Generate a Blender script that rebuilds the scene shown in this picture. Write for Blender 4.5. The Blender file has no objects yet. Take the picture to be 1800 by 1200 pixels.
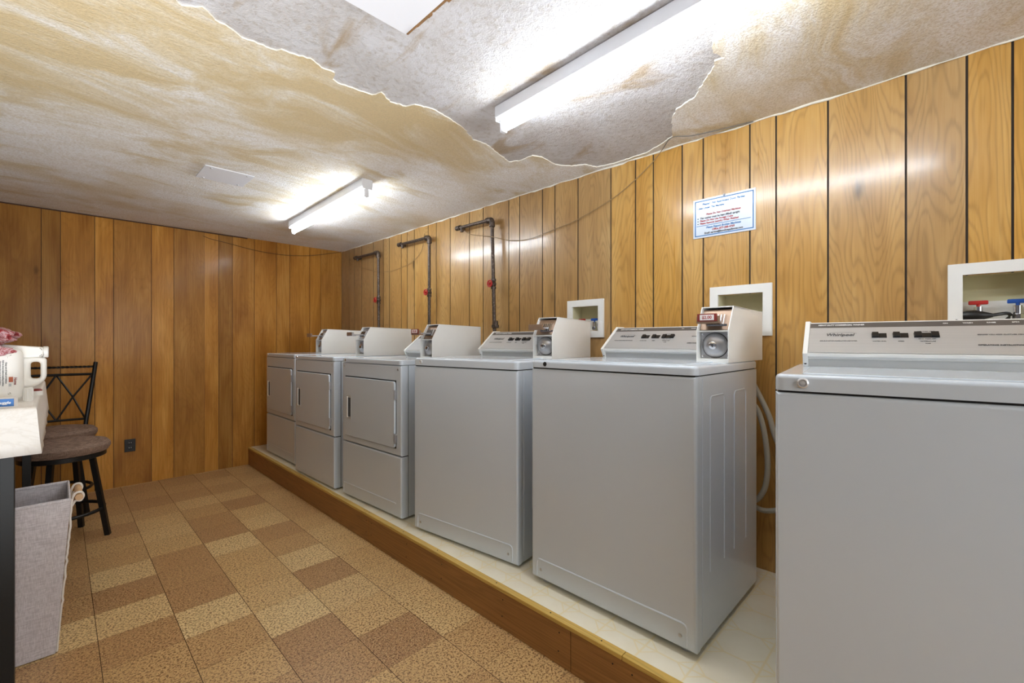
import bpy, bmesh, math, random
from mathutils import Vector, Matrix
random.seed(7)
SC = bpy.context.scene
COL = SC.collection
R = math.radians

# ------------------------------------------------------------------ helpers
def S(r, g, b):
    f = lambda c: (c/255/12.92) if c/255 <= .04045 else ((c/255+.055)/1.055)**2.4
    return (f(r), f(g), f(b), 1.0)

class Mat:
    """small node-material builder"""
    def __init__(s, name):
        s.m = bpy.data.materials.new(name); s.m.use_nodes = True
        s.t = s.m.node_tree; s.t.nodes.clear()
        s.out = s.n('ShaderNodeOutputMaterial'); s.b = s.n('ShaderNodeBsdfPrincipled')
        s.l(s.b.outputs[0], s.out.inputs[0])
    def n(s, typ, props=None, **inp):
        nd = s.t.nodes.new(typ)
        for k, v in (props or {}).items(): setattr(nd, k, v)
        for k, v in inp.items():
            key = k.replace('_', ' ')
            sock = nd.inputs[int(k[1:])] if k[0] == 'i' and k[1:].isdigit() else nd.inputs[key]
            if hasattr(v, 'is_output') or isinstance(v, bpy.types.NodeSocket): s.t.links.new(v, sock)
            else: sock.default_value = v
        return nd
    def l(s, a, b): s.t.links.new(a, b)
    def put(s, **k):
        for kk, v in k.items():
            sock = s.b.inputs[kk.replace('_', ' ')]
            if isinstance(v, bpy.types.NodeSocket): s.l(v, sock)
            else: sock.default_value = v
        return s
    def obj(s): return s.n('ShaderNodeTexCoord').outputs['Object']
    def mapped(s, vec, scale, loc=(0, 0, 0)):
        return s.n('ShaderNodeMapping', None, Vector=vec, Scale=scale, Location=loc).outputs[0]
    def noise(s, vec, scale, detail=4, rough=.55, dist=0):
        return s.n('ShaderNodeTexNoise', None, Vector=vec, Scale=scale, Detail=detail, Roughness=rough, Distortion=dist).outputs[0]
    def ramp(s, fac, stops, interp='LINEAR'):
        nd = s.n('ShaderNodeValToRGB', None, Fac=fac); cr = nd.color_ramp; cr.interpolation = interp
        while len(cr.elements) < len(stops): cr.elements.new(.5)
        for e, (p, c) in zip(cr.elements, stops):
            e.position = p; e.color = c if len(c) == 4 else (*c, 1)
        return nd.outputs[0]
    def math(s, op, a, b=0.0):
        return s.n('ShaderNodeMath', {'operation': op}, i0=a, i1=b).outputs[0]
    def mix(s, fac, a, b, mode='MIX'):
        nd = s.n('ShaderNodeMix', {'data_type': 'RGBA', 'blend_type': mode})
        for i, v in ((0, fac), (6, a), (7, b)):
            if isinstance(v, bpy.types.NodeSocket): s.l(v, nd.inputs[i])
            else: nd.inputs[i].default_value = v
        return nd.outputs[2]
    def bump(s, h, strength, dist=.01):
        s.l(s.n('ShaderNodeBump', None, Height=h, Strength=strength, Distance=dist).outputs[0], s.b.inputs['Normal'])

G3 = lambda v: (v, v, v, 1)

def simple(name, col, rough=.5, metal=0, var=.06, vscale=30, bump=0, coat=0, spec=None):
    m = Mat(name)
    nz = m.noise(m.obj(), vscale)
    c = m.mix(nz, tuple(x*(1-var) for x in col[:3])+(1,), tuple(min(1, x*(1+var)) for x in col[:3])+(1,))
    m.put(Base_Color=c, Roughness=rough, Metallic=metal, Coat_Weight=coat, Coat_Roughness=.12)
    if spec is not None: m.put(Specular_IOR_Level=spec)
    if bump: m.bump(nz, bump, .002)
    return m.m

class MB:
    def __init__(s): s.bm = bmesh.new(); s.mi = 0; s.lay = None
    def _new(s, vs, faces):
        v = [s.bm.verts.new(p) for p in vs]; out = []
        for f in faces:
            fc = s.bm.faces.new([v[i] for i in f]); fc.material_index = s.mi; out.append(fc)
        return v, out
    def box(s, x0, x1, y0, y1, z0, z1, bev=0, seg=2, vb=0, tb=0):
        vs = [(x, y, z) for x in (x0, x1) for y in (y0, y1) for z in (z0, z1)]
        fs = [(0, 1, 3, 2), (4, 6, 7, 5), (0, 4, 5, 1), (2, 3, 7, 6), (0, 2, 6, 4), (1, 5, 7, 3)]
        v, f = s._new(vs, fs)
        es = set(e for q in f for e in q.edges)
        if vb:
            ve = [e for e in es if abs(e.verts[0].co.z-e.verts[1].co.z) > 1e-6]
            r = bmesh.ops.bevel(s.bm, geom=ve, offset=vb, segments=4, profile=.5, affect='EDGES')
            for q in r['faces']: q.material_index = s.mi
        if tb:
            zt = max(z0, z1)
            fl = [q for q in s.bm.faces if all(abs(w.co.z-zt) < 1e-6 for w in q.verts) and
                  min(x0, x1)-1e-4 <= q.calc_center_median().x <= max(x0, x1)+1e-4 and min(y0, y1) <= q.calc_center_median().y <= max(y0, y1)]
            te = list(set(e for q in fl for e in q.edges))
            r = bmesh.ops.bevel(s.bm, geom=te, offset=tb, segments=4, profile=.5, affect='EDGES')
            for q in r['faces']: q.material_index = s.mi
        if bev:
            r = bmesh.ops.bevel(s.bm, geom=list(es), offset=bev, segments=seg, profile=.5, affect='EDGES')
            for q in r['faces']: q.material_index = s.mi
        return s
    def prism(s, poly, axis, a, b, bev=0, seg=2):
        def P(p, t): return {'x': (t, p[0], p[1]), 'y': (p[0], t, p[1]), 'z': (p[0], p[1], t)}[axis]
        n = len(poly)
        vs = [P(p, a) for p in poly]+[P(p, b) for p in poly]
        fs = [tuple(range(n)), tuple(range(2*n-1, n-1, -1))]+[(i, (i+1) % n, (i+1) % n+n, i+n) for i in range(n)]
        v, f = s._new(vs, fs)
        bmesh.ops.recalc_face_normals(s.bm, faces=f)
        if bev:
            es = list(set(e for q in f for e in q.edges))
            r = bmesh.ops.bevel(s.bm, geom=es, offset=bev, segments=seg, profile=.5, affect='EDGES')
            for q in r['faces']: q.material_index = s.mi
        return s
    def tube(s, pts, r, seg=10, closed=False, caps=True, rad=None):
        pts = [Vector(p) for p in pts]; n = len(pts); rings = []
        up = None
        for i, p in enumerate(pts):
            if closed: d = pts[(i+1) % n]-pts[i-1]
            else: d = pts[min(i+1, n-1)]-pts[max(i-1, 0)]
            d.normalize()
            if up is None:
                up = Vector((0, 0, 1)) if abs(d.z) < .9 else Vector((1, 0, 0))
            a = up-d*up.dot(d)
            if a.length < 1e-5: a = d.orthogonal()
            a.normalize(); b = d.cross(a); up = a
            rr = rad[i] if rad else r
            rings.append([s.bm.verts.new(p+a*rr*math.cos(2*math.pi*k/seg)+b*rr*math.sin(2*math.pi*k/seg)) for k in range(seg)])
        m = n if closed else n-1
        for i in range(m):
            A, B = rings[i], rings[(i+1) % n]
            for k in range(seg):
                f = s.bm.faces.new((A[k], A[(k+1) % seg], B[(k+1) % seg], B[k])); f.material_index = s.mi
        if caps and not closed:
            for q in (list(reversed(rings[0])), rings[-1]):
                f = s.bm.faces.new(q); f.material_index = s.mi
        return s
    def cyl(s, p0, p1, r, seg=20, r2=None):
        return s.tube([p0, p1], r, seg, rad=[r, r if r2 is None else r2])
    def lathe(s, prof, c, axis='z', seg=28):
        """prof: (radius, along)"""
        rings = []
        for r, h in prof:
            ring = []
            for k in range(seg):
                a = 2*math.pi*k/seg; u, v = r*math.cos(a), r*math.sin(a)
                q = {'z': (u, v, h), 'y': (u, h, v), 'x': (h, u, v)}[axis]
                ring.append(s.bm.verts.new(Vector(c)+Vector(q)))
            rings.append(ring)
        fs = []
        for A, B in zip(rings, rings[1:]):
            for k in range(seg): fs.append(s.bm.faces.new((A[k], A[(k+1) % seg], B[(k+1) % seg], B[k])))
        fs.append(s.bm.faces.new(rings[0])); fs.append(s.bm.faces.new(rings[-1]))
        for f in fs: f.material_index = s.mi
        bmesh.ops.recalc_face_normals(s.bm, faces=fs)
        return s
    def xf(s, mat): s.bm.transform(mat); return s
    def build(s, name, mats, parent=None, sharp=35, loc=None, recalc=True):
        if recalc: bmesh.ops.recalc_face_normals(s.bm, faces=s.bm.faces[:])
        me = bpy.data.meshes.new(name); s.bm.to_mesh(me); s.bm.free()
        for m in (mats if isinstance(mats, (list, tuple)) else [mats]): me.materials.append(m)
        if sharp is not None:
            for p in me.polygons: p.use_smooth = True
            me.set_sharp_from_angle(angle=R(sharp))
        o = bpy.data.objects.new(name, me); COL.objects.link(o)
        if parent is not None: o.parent = parent
        if loc: o.location = loc
        if sharp is not None and len(me.polygons) < 20000:
            wn = o.modifiers.new('wn', 'WEIGHTED_NORMAL'); wn.keep_sharp = True; wn.weight = 80
        return o

def tag(o, label=None, cat=None, group=None, kind=None):
    for k, v in (('label', label), ('category', cat), ('group', group), ('kind', kind)):
        if v: o[k] = v
    return o
def thing(name, label, cat, loc=(0, 0, 0), rz=0, group=None):
    o = bpy.data.objects.new(name, None); COL.objects.link(o); o.empty_display_size = .1
    o.location = loc; o.rotation_euler = (0, 0, rz)
    return tag(o, label, cat, group)
def struct(o): o['kind'] = 'structure'; return o

def text(name, body, size, mat, parent, M, align='CENTER', thick=.0003, offset=0, shear=0, sx=1):
    cu = bpy.data.curves.new(name, 'FONT'); cu.body = body; cu.size = size
    cu.align_x = align; cu.align_y = 'CENTER'; cu.extrude = thick; cu.offset = offset; cu.shear = shear; cu.resolution_u = 3
    t = bpy.data.objects.new('t', cu); COL.objects.link(t)
    bpy.context.view_layer.update()
    me = bpy.data.meshes.new_from_object(t.evaluated_get(bpy.context.evaluated_depsgraph_get()))
    bpy.data.objects.remove(t)
    me.transform(M @ Matrix.Diagonal((sx, 1, 1, 1)))
    me.materials.clear(); me.materials.append(mat); me.name = name
    o = bpy.data.objects.new(name, me); COL.objects.link(o); o.parent = parent
    return o
def frame(o, x, y, z):
    """matrix from origin and three axes"""
    x, y, z = Vector(x).normalized(), Vector(y).normalized(), Vector(z).normalized()
    return Matrix(((x.x, y.x, z.x, o[0]), (x.y, y.y, z.y, o[1]), (x.z, y.z, z.z, o[2]), (0, 0, 0, 1)))
def arc_pts(pts, r, n=5):
    """polyline with rounded corners"""
    pts = [Vector(p) for p in pts]; out = [pts[0]]
    for a, b, c in zip(pts, pts[1:], pts[2:]):
        p0 = b+(a-b).normalized()*r; p1 = b+(c-b).normalized()*r
        for k in range(n+1):
            t = k/n; out.append(p0*(1-t)**2+b*2*t*(1-t)+p1*t*t)
    out.append(pts[-1]); return out
def smooth(pts, n=6):
    pts = [Vector(p) for p in pts]; out = []
    P = [pts[0]*2-pts[1]]+pts+[pts[-1]*2-pts[-2]]
    for i in range(1, len(P)-2):
        a, b, c, d = P[i-1:i+3]
        for k in range(n):
            t = k/n
            out.append(.5*((2*b)+(c-a)*t+(2*a-5*b+4*c-d)*t*t+(3*b-a-3*c+d)*t**3))
    out.append(pts[-1]); return out

# ------------------------------------------------------------------ dimensions (metres)
XW, YB, XL, YN = 2.17, 4.74, -1.15, -2.7       # right wall, back wall, left wall, near wall
HC = 2.143                                      # ceiling
PX, PZ = 1.26, .163                             # platform front and height
CAM = (0, 0, 1.163)
FILL = 9
NEAR_FILL = 13

# ------------------------------------------------------------------ materials
enamel = Mat('white_enamel')
_nz = enamel.noise(enamel.obj(), 900, 2)
enamel.put(Base_Color=S(210, 219, 229), Roughness=.27, Coat_Weight=.6, Coat_Roughness=.07, Specular_IOR_Level=.45)
enamel.bump(_nz, .035, .001); ENAMEL = enamel.m
WHITEPL = simple('white_plastic', S(236, 235, 231), .38, var=.02)
GREYPL = simple('grey_plastic', S(186, 187, 186), .4, var=.03)
SEAM = simple('dark_gap', S(26, 26, 27), .8)
BLACKPL = simple('black_plastic', S(24, 24, 25), .38)
STRIP = simple('charcoal_strip', S(92, 86, 82), .45, var=.03)
CHROME = simple('chrome', (.72, .72, .74, 1), .17, 1, var=.05)
STEEL = simple('dull_steel', (.50, .50, .52, 1), .38, 1, var=.12, vscale=60)
LOCKM = simple('satin_lock_metal', (.74, .74, .75, 1), .35, .5, var=.03)
BRASSY = simple('worn_coin_steel', (.34, .23, .16, 1), .42, .6, var=.12, vscale=60)
BLACKM = simple('black_metal', S(21, 20, 20), .42, .2, var=.2)
BLACKT = simple('black_table_steel', S(13, 14, 14), .5, .0, var=.5, vscale=120)
RED = simple('red_plastic', S(178, 40, 34), .4)
BLUE = simple('blue_plastic', S(32, 84, 170), .4)
REDP = simple('dark_red_label', S(130, 46, 40), .5)
WHITELAB = simple('white_label', S(236, 232, 228), .55, var=.01)
INK = simple('grey_ink', S(70, 72, 76), .6)
LOGOR = simple('silver_grey_ink', S(150, 152, 156), .6)
INKL = simple('white_ink', S(232, 230, 226), .6)
INKR = simple('red_ink', S(172, 70, 72), .6)
INKB = simple('blue_ink', S(72, 124, 182), .6)
CHARC = simple('charcoal_ink', S(84, 84, 92), .6)
DENIM = simple('blue_label', S(58, 112, 178), .5, var=.05)
ORANGE = simple('orange_brown_ink', S(176, 92, 60), .6)
HOSE = simple('grey_hose', S(176, 172, 160), .5)
WIRE = simple('tan_wire', S(150, 122, 84), .6)
WIRED = simple('grey_wire', S(110, 108, 104), .6)
FIXT = simple('white_fixture_enamel', S(225, 226, 230), .4, var=.02)

m = Mat('silver_console'); v = m.obj()
nz = m.noise(m.mapped(v, (3, 500, 500)), 1, 3)
m.put(Base_Color=m.mix(nz, S(196, 197, 198), S(214, 215, 216)), Roughness=.36, Metallic=.55); SILVER = m.m

m = Mat('iron_pipe'); nz = m.noise(m.obj(), 90, 5)
m.put(Base_Color=m.ramp(nz, [(.3, S(58, 50, 46)), (.6, S(98, 84, 74)), (.75, S(160, 150, 138))]), Roughness=.4, Metallic=.55); m.bump(nz, .2, .002); IRON = m.m

def tube_mat():
    m = Mat('lit_fluorescent_tube'); m.put(Base_Color=G3(.9), Emission_Color=(.86, .94, 1, 1), Emission_Strength=11.5); return m.m
TUBE = tube_mat()

def wood_panel(name, c0, c1, c2, grain, rough, ax, gap=1.0, knots=True, coat=.6, spec=.5, sat=(.93, 1.10)):
    """vertical veneer: ax = axis index across the boards; per-board 'tone' and 'bid' attributes"""
    m = Mat(name); v = m.obj()
    tone = m.n('ShaderNodeAttribute', {'attribute_name': 'tone'}).outputs['Fac']
    bid = m.n('ShaderNodeAttribute', {'attribute_name': 'bid'}).outputs['Fac']
    off = m.n('ShaderNodeCombineXYZ', None, X=m.math('MULTIPLY', bid, 3.17), Y=m.math('MULTIPLY', bid, 5.31), Z=m.math('MULTIPLY', bid, 2.73)).outputs[0]
    p = m.n('ShaderNodeVectorMath', {'operation': 'ADD'}, i0=v, i1=off).outputs[0]
    sc = lambda a, z: tuple(a if i != 2 else z for i in range(3))
    big = m.noise(m.mapped(p, sc(7, 1.6)), 1, 3, .5, .6)
    fine = m.noise(m.mapped(p, sc(95, 2.6)), 1, 5, .65, .3)
    warp = m.noise(m.mapped(p, sc(5, .9)), 1, 2, .5)
    ring = m.math('SINE', m.math('ADD', m.math('MULTIPLY', warp, 95.0), m.math('MULTIPLY', fine, 3.0)))
    ringl = m.math('MULTIPLY', m.math('POWER', m.math('ABSOLUTE', ring), 7.0), .55)
    base = m.ramp(m.math('ADD', m.math('MULTIPLY', big, .62), m.math('MULTIPLY', fine, .38)), [(.28, c0), (.5, c1), (.72, c2)])
    base = m.mix(m.math('MULTIPLY', ringl, grain), base, tuple(x*.55 for x in c0[:3])+(1,))
    if knots:
        vo = m.n('ShaderNodeTexVoronoi', None, Vector=m.mapped(p, sc(3.1, 1.25)), Scale=1.0).outputs['Distance']
        kn = m.ramp(vo, [(.0, G3(1)), (.035, G3(.75)), (.07, G3(.14)), (.17, G3(0))])
        base = m.mix(kn, base, tuple(x*.22 for x in c0[:3])+(1,))
    hs = m.n('ShaderNodeHueSaturation', None, Hue=.5, Saturation=m.n('ShaderNodeMapRange', None, Value=tone, i1=.85, i2=1.12, i3=sat[0], i4=sat[1]).outputs[0], Value=tone, Fac=1.0, Color=base).outputs[0]
    m.put(Base_Color=hs, Roughness=m.ramp(fine, [(.3, G3(rough-.03)), (.7, G3(rough+.08))]), Coat_Weight=coat, Coat_Roughness=.16, Specular_IOR_Level=spec)
    m.bump(m.math('ADD', m.math('MULTIPLY', fine, .6), m.math('MULTIPLY', big, 1.2)), .10, .004)
    return m.m
WOODR = wood_panel('honey_maple_panelling', S(162, 118, 64), S(190, 147, 86), S(208, 170, 112), .55, .30, 1)
WOODB = wood_panel('brown_birch_panelling', S(144, 93, 44), S(184, 131, 68), S(214, 163, 94), .22, .38, 0, coat=.14, spec=.15, sat=(1.04, 1.06))
GROOVE = simple('dark_groove', S(58, 46, 36), .7)
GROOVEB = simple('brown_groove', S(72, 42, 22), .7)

# painted, whitewashed stucco skin of the ceiling
m = Mat('tan_painted_stucco'); v = m.obj()
w = m.noise(m.mapped(v, (1.3, 1.3, 1)), 1.1, 3, .5)
wv = m.n('ShaderNodeVectorMath', {'operation': 'ADD'}, i0=m.mapped(v, (1.5, 3.2, 1)),
         i1=m.n('ShaderNodeCombineXYZ', None, X=m.math('MULTIPLY', w, 1.4), Y=m.math('MULTIPLY', w, 1.1), Z=0.0).outputs[0]).outputs[0]
strokes = m.noise(wv, 1.25, 8, .68, .55)
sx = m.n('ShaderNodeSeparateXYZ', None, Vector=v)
far = m.n('ShaderNodeMapRange', None, Value=sx.outputs[1], i1=1.6, i2=3.9, i3=-.12, i4=.13).outputs[0]   # whiter towards the back wall: whitewash and lamp light both put into the colour
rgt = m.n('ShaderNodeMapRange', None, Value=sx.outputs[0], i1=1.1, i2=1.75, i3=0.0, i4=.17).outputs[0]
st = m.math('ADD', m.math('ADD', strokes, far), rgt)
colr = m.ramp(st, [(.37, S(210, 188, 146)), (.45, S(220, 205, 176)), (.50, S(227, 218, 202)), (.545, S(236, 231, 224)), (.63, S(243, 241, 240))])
stain = m.ramp(m.noise(m.mapped(v, (.9, 1.2, 1), (3, 1, 0)), 1.6, 3), [(.5, G3(0)), (.66, G3(.6))])
colr = m.mix(stain, colr, S(214, 192, 148))
g1 = m.noise(v, 130, 4, .7); g2 = m.noise(m.mapped(v, (14, 40, 1)), 1.2, 4, .6, .8)
m.put(Base_Color=m.mix(m.ramp(g1, [(.36, G3(.5)), (.56, G3(0))]), colr, S(190, 170, 136)), Roughness=.85)
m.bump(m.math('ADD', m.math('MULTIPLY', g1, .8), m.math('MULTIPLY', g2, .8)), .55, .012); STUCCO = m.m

m = Mat('bare_grey_plaster'); v = m.obj()
n1 = m.noise(v, 3.2, 4, .6, .5); n2 = m.noise(v, 42, 6, .7, .4); n3 = m.noise(v, 150, 4, .6)
c = m.ramp(n1, [(.3, S(184, 177, 174)), (.5, S(198, 194, 193)), (.7, S(210, 208, 211))])
c = m.mix(m.ramp(n2, [(.50, G3(0)), (.68, G3(.5))]), c, S(150, 134, 112))
br = m.ramp(m.noise(m.mapped(v, (5.5, 2.2, 1), (1.7, .35, 0)), 1.2, 4, .6, .5), [(.55, G3(0)), (.67, G3(.75))])
c = m.mix(br, c, S(164, 140, 106))
m.put(Base_Color=c, Roughness=.9)
m.bump(m.math('ADD', m.math('MULTIPLY', n2, 1.1), m.math('ADD', m.math('MULTIPLY', n3, .5), m.math('MULTIPLY', n1, 1.5))), .7, .011); PLASTER = m.m
SKINEDGE = simple('white_paint_edge', S(238, 232, 218), .8)
PATCHW = simple('smooth_white_drywall', S(226, 226, 230), .6, var=.01)
BROWNED = simple('brown_torn_board', S(136, 100, 62), .85, var=.4, vscale=60, bump=.3)

m = Mat('cork_pattern_tile'); v = m.obj()
tone = m.n('ShaderNodeAttribute', {'attribute_name': 'tone'}).outputs['Fac']
bid = m.n('ShaderNodeAttribute', {'attribute_name': 'bid'}).outputs['Fac']
p = m.n('ShaderNodeVectorMath', {'operation': 'ADD'}, i0=v, i1=m.n('ShaderNodeCombineXYZ', None, X=m.math('MULTIPLY', bid, 1.3), Y=bid, Z=0.0).outputs[0]).outputs[0]
base = m.ramp(tone, [(0, S(162, 120, 84)), (.3, S(186, 145, 98)), (.6, S(208, 172, 119)), (1, S(226, 198, 146))])
f1 = m.noise(p, 125, 3, .6, .3); f2 = m.noise(p, 210, 2, .5, .2)
c = m.mix(m.ramp(f1, [(.43, G3(.85)), (.51, G3(0))]), base, S(112, 76, 46))
c = m.mix(m.ramp(f2, [(.54, G3(0)), (.64, G3(.7))]), c, S(222, 192, 134))
m.put(Base_Color=c, Roughness=.34, Specular_IOR_Level=.4); m.bump(f1, .06, .002); CORK = m.m
TILEGAP = simple('tile_seam', S(70, 46, 28), .8)

# platform vinyl: cream sheet with a stamped octagon-and-square tile pattern
m = Mat('cream_patterned_vinyl'); v = m.obj()
pv = m.mapped(v, (1/.152, 1/.152, 1), (.1, .3, 0))
fr = m.n('ShaderNodeVectorMath', {'operation': 'FRACTION'}, i0=pv).outputs[0]
cc = m.n('ShaderNodeVectorMath', {'operation': 'ABSOLUTE'}, i0=m.n('ShaderNodeVectorMath', {'operation': 'SUBTRACT'}, i0=fr, i1=(.5, .5, 0)).outputs[0]).outputs[0]
sp = m.n('ShaderNodeSeparateXYZ', None, Vector=cc)
mx = m.math('MAXIMUM', sp.outputs[0], sp.outputs[1]); sm = m.math('ADD', sp.outputs[0], sp.outputs[1])
ln1 = m.ramp(mx, [(.470, G3(0)), (.488, G3(1))]); ln2 = m.ramp(m.math('ABSOLUTE', m.math('SUBTRACT', sm, .72)), [(.012, G3(1)), (.03, G3(0))])
cloud = m.noise(m.mapped(v, (1, 1, 1)), 11, 4, .6)
c = m.mix(cloud, S(236, 226, 200), S(246, 240, 222))
c = m.mix(m.ramp(sm, [(.2, G3(.35)), (.5, G3(0))]), c, S(246, 240, 222))
c = m.mix(m.math('MULTIPLY', m.math('MAXIMUM', ln1, ln2), .55), c, S(238, 218, 160))
m.put(Base_Color=c, Roughness=.28); VINYL = m.m

def plank(name, c0, c1, rough, axis_scale):
    m = Mat(name); v = m.obj()
    a = m.noise(m.mapped(v, axis_scale), 1, 5, .6, .8)
    wv = m.math('SINE', m.math('MULTIPLY', m.noise(m.mapped(v, tuple(x*.22 for x in axis_scale)), 1, 2), 60.0))
    c = m.mix(a, c0, c1); c = m.mix(m.math('MULTIPLY', m.math('POWER', m.math('ABSOLUTE', wv), 4.0), .3), c, tuple(x*.5 for x in c0[:3])+(1,))
    m.put(Base_Color=c, Roughness=rough); m.bump(a, .12, .003); return m.m
FASCIA = plank('stained_pine_fascia', S(138, 94, 48), S(180, 130, 72), .5, (40, 2.2, 60))
NOSING = plank('yellow_pine_nosing', S(198, 160, 76), S(226, 190, 106), .4, (50, 3, 60))

def fabric(name, c0, c1, sc, ax=None):
    m = Mat(name); v = m.obj()
    a = m.noise(m.mapped(v, (sc, sc, sc*.08)), 1, 2, .5); b = m.noise(m.mapped(v, (sc*.08, sc*.08, sc)), 1, 2, .5)
    f = m.math('MULTIPLY', m.math('ADD', a, b), .5)
    m.put(Base_Color=m.ramp(f, [(.4, c0), (.6, c1)]), Roughness=.95, Specular_IOR_Level=.2); m.bump(f, .25, .002); return m.m
LINEN = fabric('grey_linen', S(188, 181, 183), S(216, 210, 212), 420)
LINING = fabric('grey_lining', S(170, 166, 164), S(190, 187, 184), 300)
SEATF = fabric('brown_tweed', S(110, 90, 78), S(156, 132, 116), 500)
ROPE = simple('white_rope', S(226, 220, 212), .9, bump=.3, vscale=300)
DOWEL = simple('pale_wood', S(206, 168, 128), .55, var=.12, vscale=40)
m = Mat('white_vinyl_cloth'); v = m.obj()
vein = m.noise(m.mapped(v, (6, 6, 9)), 1.2, 5, .6, 1.4)
m.put(Base_Color=m.mix(m.ramp(vein, [(.46, G3(0)), (.5, G3(.22)), (.54, G3(0))]), S(232, 228, 222), S(196, 184, 168)), Roughness=.42); CLOTH = m.m
JUG = simple('white_jug_plastic', S(238, 236, 230), .38, var=.02, vscale=8)
m = Mat('red_white_print'); v = m.obj()
f = m.noise(v, 34, 4, .7, 1.5)
m.put(Base_Color=m.ramp(f, [(.36, S(110, 18, 26)), (.45, S(160, 60, 64)), (.51, S(205, 180, 184)), (.57, S(140, 30, 36)), (.68, S(196, 160, 166))]), Roughness=.4); REDCLOTH = m.m
PAINTW = simple('painted_plaster', S(88, 90, 98), .8, var=.05, vscale=3)
BOXIN = simple('cream_box_plastic', S(206, 200, 164), .5, var=.04, vscale=6)

# ------------------------------------------------------------------ setting
# floor: square cork-look tiles with hairline seams
TX, TY, X0, Y0 = .2385, .2335, .107, 2.36
tones = {1: {-3: .45, -2: .42, -1: .22, 0: .85, 1: .12, 2: .92, 3: .38, 4: .5, 5: .2, 6: .5, 7: .3, 8: .35, 9: .2},
         2: {-3: .5, -2: .36, -1: .95, 0: .14, 1: .2, 2: .18, 3: .6, 4: .72, 5: .68, 6: .45, 7: .16, 8: .4, 9: .35},
         3: {-5: .6, -4: .2, -3: .08, -2: .95, -1: .68, 0: .6, 1: .55, 2: .95, 3: .14, 4: .2, 5: .42, 6: .75, 7: .25, 8: .4, 9: .3},
         4: {-6: .35, -5: .45, -4: .12, -3: .62, -2: .75, -1: .1, 0: .88, 1: .38, 2: .16, 3: .75, 4: .6, 5: .14, 6: .6, 7: .3, 8: .5, 9: .3},
         5: {-6: .5, -5: .4, -4: .75, -3: .7, -2: .65, -1: .55, 0: .62, 1: .65, 2: .5, 3: .35, 4: .4, 5: .5, 6: .4, 7: .6, 8: .5, 9: .6},
         0: {-3: .4, -2: .35, -1: .2, 0: .85, 1: .3, 2: .25, 3: .3, 4: .2, 5: .35, 6: .3, 7: .3}}
b = MB(); lt = b.bm.faces.layers.float.new('tone'); lb = b.bm.faces.layers.float.new('bid')
b.mi = 1; b.box(XL-.1, XW+.1, YN-.1, YB+.1, -.08, -.0012)
b.mi = 0
for i in range(-7, 7):
    for j in range(-25, 14):
        x0, y0 = X0+TX*(i-1), Y0+TY*j
        x1, y1 = min(x0+TX, PX+.02), min(y0+TY, YB+.02)
        if x1-x0 < .01 or y1-y0 < .01: continue
        gx, gy = .0011, .0005
        _, f = b._new([(x0+gx, y0+gy, 0), (x1-gx, y0+gy, 0), (x1-gx, y1-gy, 0), (x0+gx, y1-gy, 0)], [(0, 1, 2, 3)])
        f[0][lt] = tones.get(i, {}).get(j, random.choice((.15, .35, .5, .65, .9)))+random.uniform(-.04, .04); f[0][lb] = random.uniform(0, 90)
struct(b.build('floor', [CORK, TILEGAP], sharp=None, recalc=False))

# panelled walls: boards across axis, grooves sunk between them, with openings left out
def panel_wall(name, edges, tonesL, zt, place, groove_w, mats, holes=(), step=None, depth=.004):
    b = MB(); lt = b.bm.faces.layers.float.new('tone'); lb = b.bm.faces.layers.float.new('bid')
    def quad(a0, a1, z0, z1, d0, d1, mi, tn, bi):
        b.mi = mi
        _, f = b._new([place(a0, d0, z0), place(a1, d1, z0), place(a1, d1, z1), place(a0, d0, z1)], [(0, 1, 2, 3)])
        f[0][lt] = tn; f[0][lb] = bi
    def spans(a0, a1):
        zs = [(0, zt)]
        for h in holes:
            if h[0] < (a0+a1)/2 < h[1]:
                zs = [(0, h[2]), (h[3], zt)]
        return zs
    for k in range(len(edges)-1):
        e0, e1 = edges[k], edges[k+1]; d = step(.5*(e0+e1)) if step else 0
        a0, a1 = e0+groove_w/2, e1-groove_w/2
        cuts = sorted(set([a0, a1]+[c for h in holes for c in h[:2] if a0 < c < a1]))
        tn, bi = tonesL[k % len(tonesL)], (k*7.77) % 61
        for c0, c1 in zip(cuts, cuts[1:]):
            for z0, z1 in spans(c0, c1): quad(c0, c1, z0, z1, d, d, 0, tn, bi)
        if k+2 < len(edges):
            d2 = step(.5*(edges[k+1]+edges[k+2])) if step else 0
            for z0, z1 in spans(e1-.001, e1+.001):
                if abs(d-d2) > .001:                       # edge of an overlapping sheet
                    quad(a1, a1+.0015, z0, z1, d, d2, 0, 1.3, bi); quad(a1+.0015, e1+groove_w/2, z0, z1, d2, d2, 1, 1, bi)
                else:
                    q = groove_w*.2
                    quad(a1, a1+q, z0, z1, d, d+depth, 1, 1, bi); quad(a1+q, e1+groove_w/2-q, z0, z1, d+depth, d+depth, 1, 1, bi)
                    quad(e1+groove_w/2-q, e1+groove_w/2, z0, z1, d+depth, d, 1, 1, bi)
    return struct(b.build(name, mats, sharp=None, recalc=False))

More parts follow.
